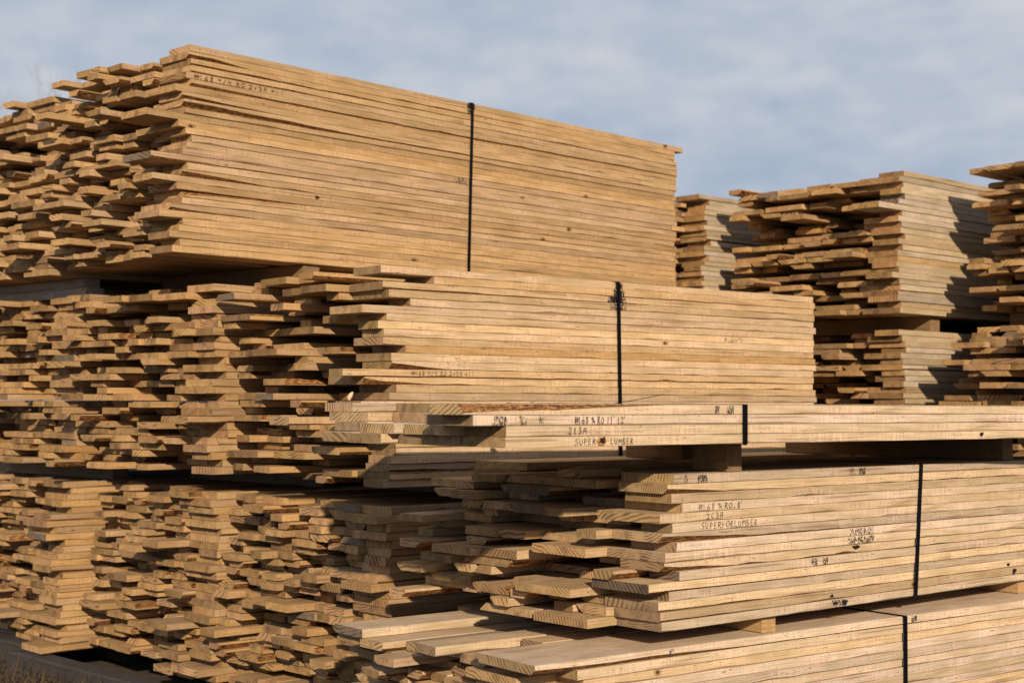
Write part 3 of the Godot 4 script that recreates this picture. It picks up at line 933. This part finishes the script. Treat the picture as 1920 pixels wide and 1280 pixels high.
# ---------------------------------------------------------------- ground, grass, trees
func make_ground() -> void:
	var g := MeshInstance3D.new()
	g.name = "ground"
	var pm := PlaneMesh.new()
	pm.size = Vector2(800, 800)
	g.mesh = pm
	var m := StandardMaterial3D.new()
	var n := FastNoiseLite.new()
	n.seed = 9
	n.frequency = 0.02
	n.fractal_octaves = 5
	var nt := NoiseTexture2D.new()
	nt.width = 512
	nt.height = 512
	nt.seamless = true
	nt.noise = n
	var gr := Gradient.new()
	gr.colors = PackedColorArray([Color(0.16, 0.125, 0.09), Color(0.27, 0.22, 0.16)])
	gr.offsets = PackedFloat32Array([0.25, 0.75])
	nt.color_ramp = gr
	m.albedo_texture = nt
	m.uv1_triplanar = true
	m.uv1_world_triplanar = true
	m.uv1_scale = Vector3(0.7, 0.7, 0.7)
	m.roughness = 1.0
	pm.material = m
	add_child(g)
	tag(g, "", "", "", "structure")

func make_grass() -> void:
	rng.seed = 77
	var s := Soup.new()
	var u := Vector2.ZERO
	for k in 5:
		var a := TAU * k / 5.0 + rng.randf_range(-0.4, 0.4)
		var d := Vector3(cos(a), 0, sin(a))
		var p := Vector3(-d.z, 0, d.x) * 0.0022
		var h := rng.randf_range(0.04, 0.11)
		var o := d * rng.randf_range(0.0, 0.012)
		var b := o + d * h * 0.35 + Vector3(0, h * 0.7, 0)
		var t := o + d * h * rng.randf_range(0.7, 1.2) + Vector3(0, h, 0)
		s.quad(o - p, o + p, b + p * 0.8, b - p * 0.8, d, u, u, u, u, Color.WHITE)
		s.quad(b - p * 0.8, b + p * 0.8, t, t, d, u, u, u, u, Color.WHITE)
	var mesh := ArrayMesh.new()
	var gm := mat(Color(1, 1, 1), 0.95)
	gm.vertex_color_use_as_albedo = true
	gm.cull_mode = BaseMaterial3D.CULL_DISABLED
	s.commit(mesh, gm)
	var mm := MultiMesh.new()
	mm.transform_format = MultiMesh.TRANSFORM_3D
	mm.use_colors = true
	mm.mesh = mesh
	mm.instance_count = 14000
	for i in mm.instance_count:
		var x := rng.randf_range(-5.0, 0.4)
		var dmax := 4.66 - x * 1.02          # in front of the row of board ends
		var d := rng.randf_range(2.8, maxf(3.0, dmax))
		var b := Basis(Vector3.UP, rng.randf() * TAU).scaled(Vector3.ONE * rng.randf_range(0.5, 1.3))
		b = b * Basis(Vector3.RIGHT, rng.randf_range(-0.5, 0.5))
		mm.set_instance_transform(i, Transform3D(b, Vector3(x, -0.002, -d)))
		var k := rng.randf_range(0.5, 1.25)
		mm.set_instance_color(i, Color(0.075 * k, 0.052 * k, 0.030 * k))
	var o := MultiMeshInstance3D.new()
	o.name = "dry_grass"
	o.multimesh = mm
	add_child(o)
	tag(o, "short dry brown grass in front of the left row of bundles", "grass", "", "stuff")

func limb(s: Soup, a: Vector3, b: Vector3, ra: float, rb: float) -> void:
	var d := (b - a).normalized()
	var p := d.cross(Vector3(0.3, 0.1, 1.0)).normalized()
	var q := d.cross(p)
	for k in 5:
		var e := TAU * k / 5.0
		var f := TAU * (k + 1) / 5.0
		var n0 := p * cos(e) + q * sin(e)
		var n1 := p * cos(f) + q * sin(f)
		s.quad(a + n0 * ra, a + n1 * ra, b + n1 * rb, b + n0 * rb, n0 + n1, Vector2.ZERO, Vector2.ZERO, Vector2.ZERO, Vector2.ZERO, Color.WHITE)

func grow(s: Soup, a: Vector3, d: Vector3, ln: float, r: float, depth: int) -> void:
	var b := a + d * ln
	limb(s, a, b, r, r * 0.72)
	if depth == 0:
		return
	var n := rng.randi_range(2, 3)
	for k in n:
		var e := (d + Vector3(rng.randf_range(-0.7, 0.7), rng.randf_range(-0.1, 0.5), rng.randf_range(-0.7, 0.7))).normalized()
		grow(s, a + d * ln * rng.randf_range(0.75, 1.0), e, ln * rng.randf_range(0.66, 0.86), r * 0.62, depth - 1)

func bare_tree(at: Vector3, h: float, label: String) -> void:
	var root := Node3D.new()
	root.name = "bare_tree"
	add_child(root, true)
	root.position = at
	var m := mat(Color(0.50, 0.49, 0.49), 0.95)
	var s := Soup.new()
	var top := Vector3(0.1, h * 0.30, 0.0)
	limb(s, Vector3(0, -0.1, 0), top * 0.5, 0.20, 0.16)
	limb(s, top * 0.5, top, 0.16, 0.13)
	var mesh := ArrayMesh.new()
	s.commit(mesh, m)
	obj("trunk", mesh, root)
	for k in 5:
		var sl := Soup.new()
		var a := TAU * k / 5.0
		grow(sl, top * rng.randf_range(0.8, 1.0), Vector3(cos(a) * 0.6, 1.0, sin(a) * 0.6).normalized(), h * 0.20, 0.05, 5)
		var ml := ArrayMesh.new()
		sl.commit(ml, m)
		obj("limb", ml, root)
	tag(root, label, "tree", "bare trees beyond the lumber")

func make_trees() -> void:
	rng.seed = 9
	bare_tree(Vector3(-13.4, 0, -42), 12.4, "bare leafless tree whose twigs show faintly above the top left bundle")
	bare_tree(Vector3(-16.4, 0, -44), 12.0, "bare leafless tree at the very left edge behind the bundles")

# ---------------------------------------------------------------- a wood chip and a loose end of wire
func make_scraps() -> void:
	rng.seed = 31
	var u := Vector2.ZERO
	var c := Color(0.62, 0.52, 0.38)
	var s := Soup.new()
	var prev := Vector3.ZERO
	var wp := 0.004
	for k in 5:
		var f := (k + 1) / 5.0
		var p := Vector3(0.012 * f * f, 0.030 * f, 0.004 * sin(f * 3.0))
		var w := 0.004 + 0.004 * sin(f * PI)
		var th := Vector3(0, 0, 0.0012)
		s.quad(prev + Vector3(-wp, 0, 0) + th, prev + Vector3(wp, 0, 0) + th, p + Vector3(w, 0, 0) + th, p + Vector3(-w, 0, 0) + th, Vector3(0, 0, 1), u, u, u, u, c)
		s.quad(prev + Vector3(-wp, 0, 0) - th, prev + Vector3(wp, 0, 0) - th, p + Vector3(w, 0, 0) - th, p + Vector3(-w, 0, 0) - th, Vector3(0, 0, -1), u, u, u, u, c)
		s.quad(prev + Vector3(-wp, 0, 0) - th, prev + Vector3(-wp, 0, 0) + th, p + Vector3(-w, 0, 0) + th, p + Vector3(-w, 0, 0) - th, Vector3(-1, 0, 0), u, u, u, u, c)
		s.quad(prev + Vector3(wp, 0, 0) - th, prev + Vector3(wp, 0, 0) + th, p + Vector3(w, 0, 0) + th, p + Vector3(w, 0, 0) - th, Vector3(1, 0, 0), u, u, u, u, c)
		prev = p
		wp = w
	var m := ArrayMesh.new()
	s.commit(m, M.sawn)
	var chip := obj("wood_chip", m, self)
	chip.position = Vector3(-0.60, EYE + 0.0042, -5.515)
	tag(chip, "small pale wood chip standing on a protruding board of the middle bundle", "wood chip")
	var ws := Soup.new()
	var pts := [Vector3(0.30, -0.0035, -4.40), Vector3(0.345, 0.004, -4.42), Vector3(0.40, 0.014, -4.45), Vector3(0.458, 0.026, -4.50)]
	for k in 3:
		limb(ws, pts[k], pts[k + 1], 0.0011, 0.0010)
	var wm := ArrayMesh.new()
	ws.commit(wm, M.strap)
	var wire := obj("loose_wire", wm, self)
	wire.position = Vector3(0, EYE, 0)
	tag(wire, "thin dark wire end rising from the top of the thin four-layer bundle", "wire")
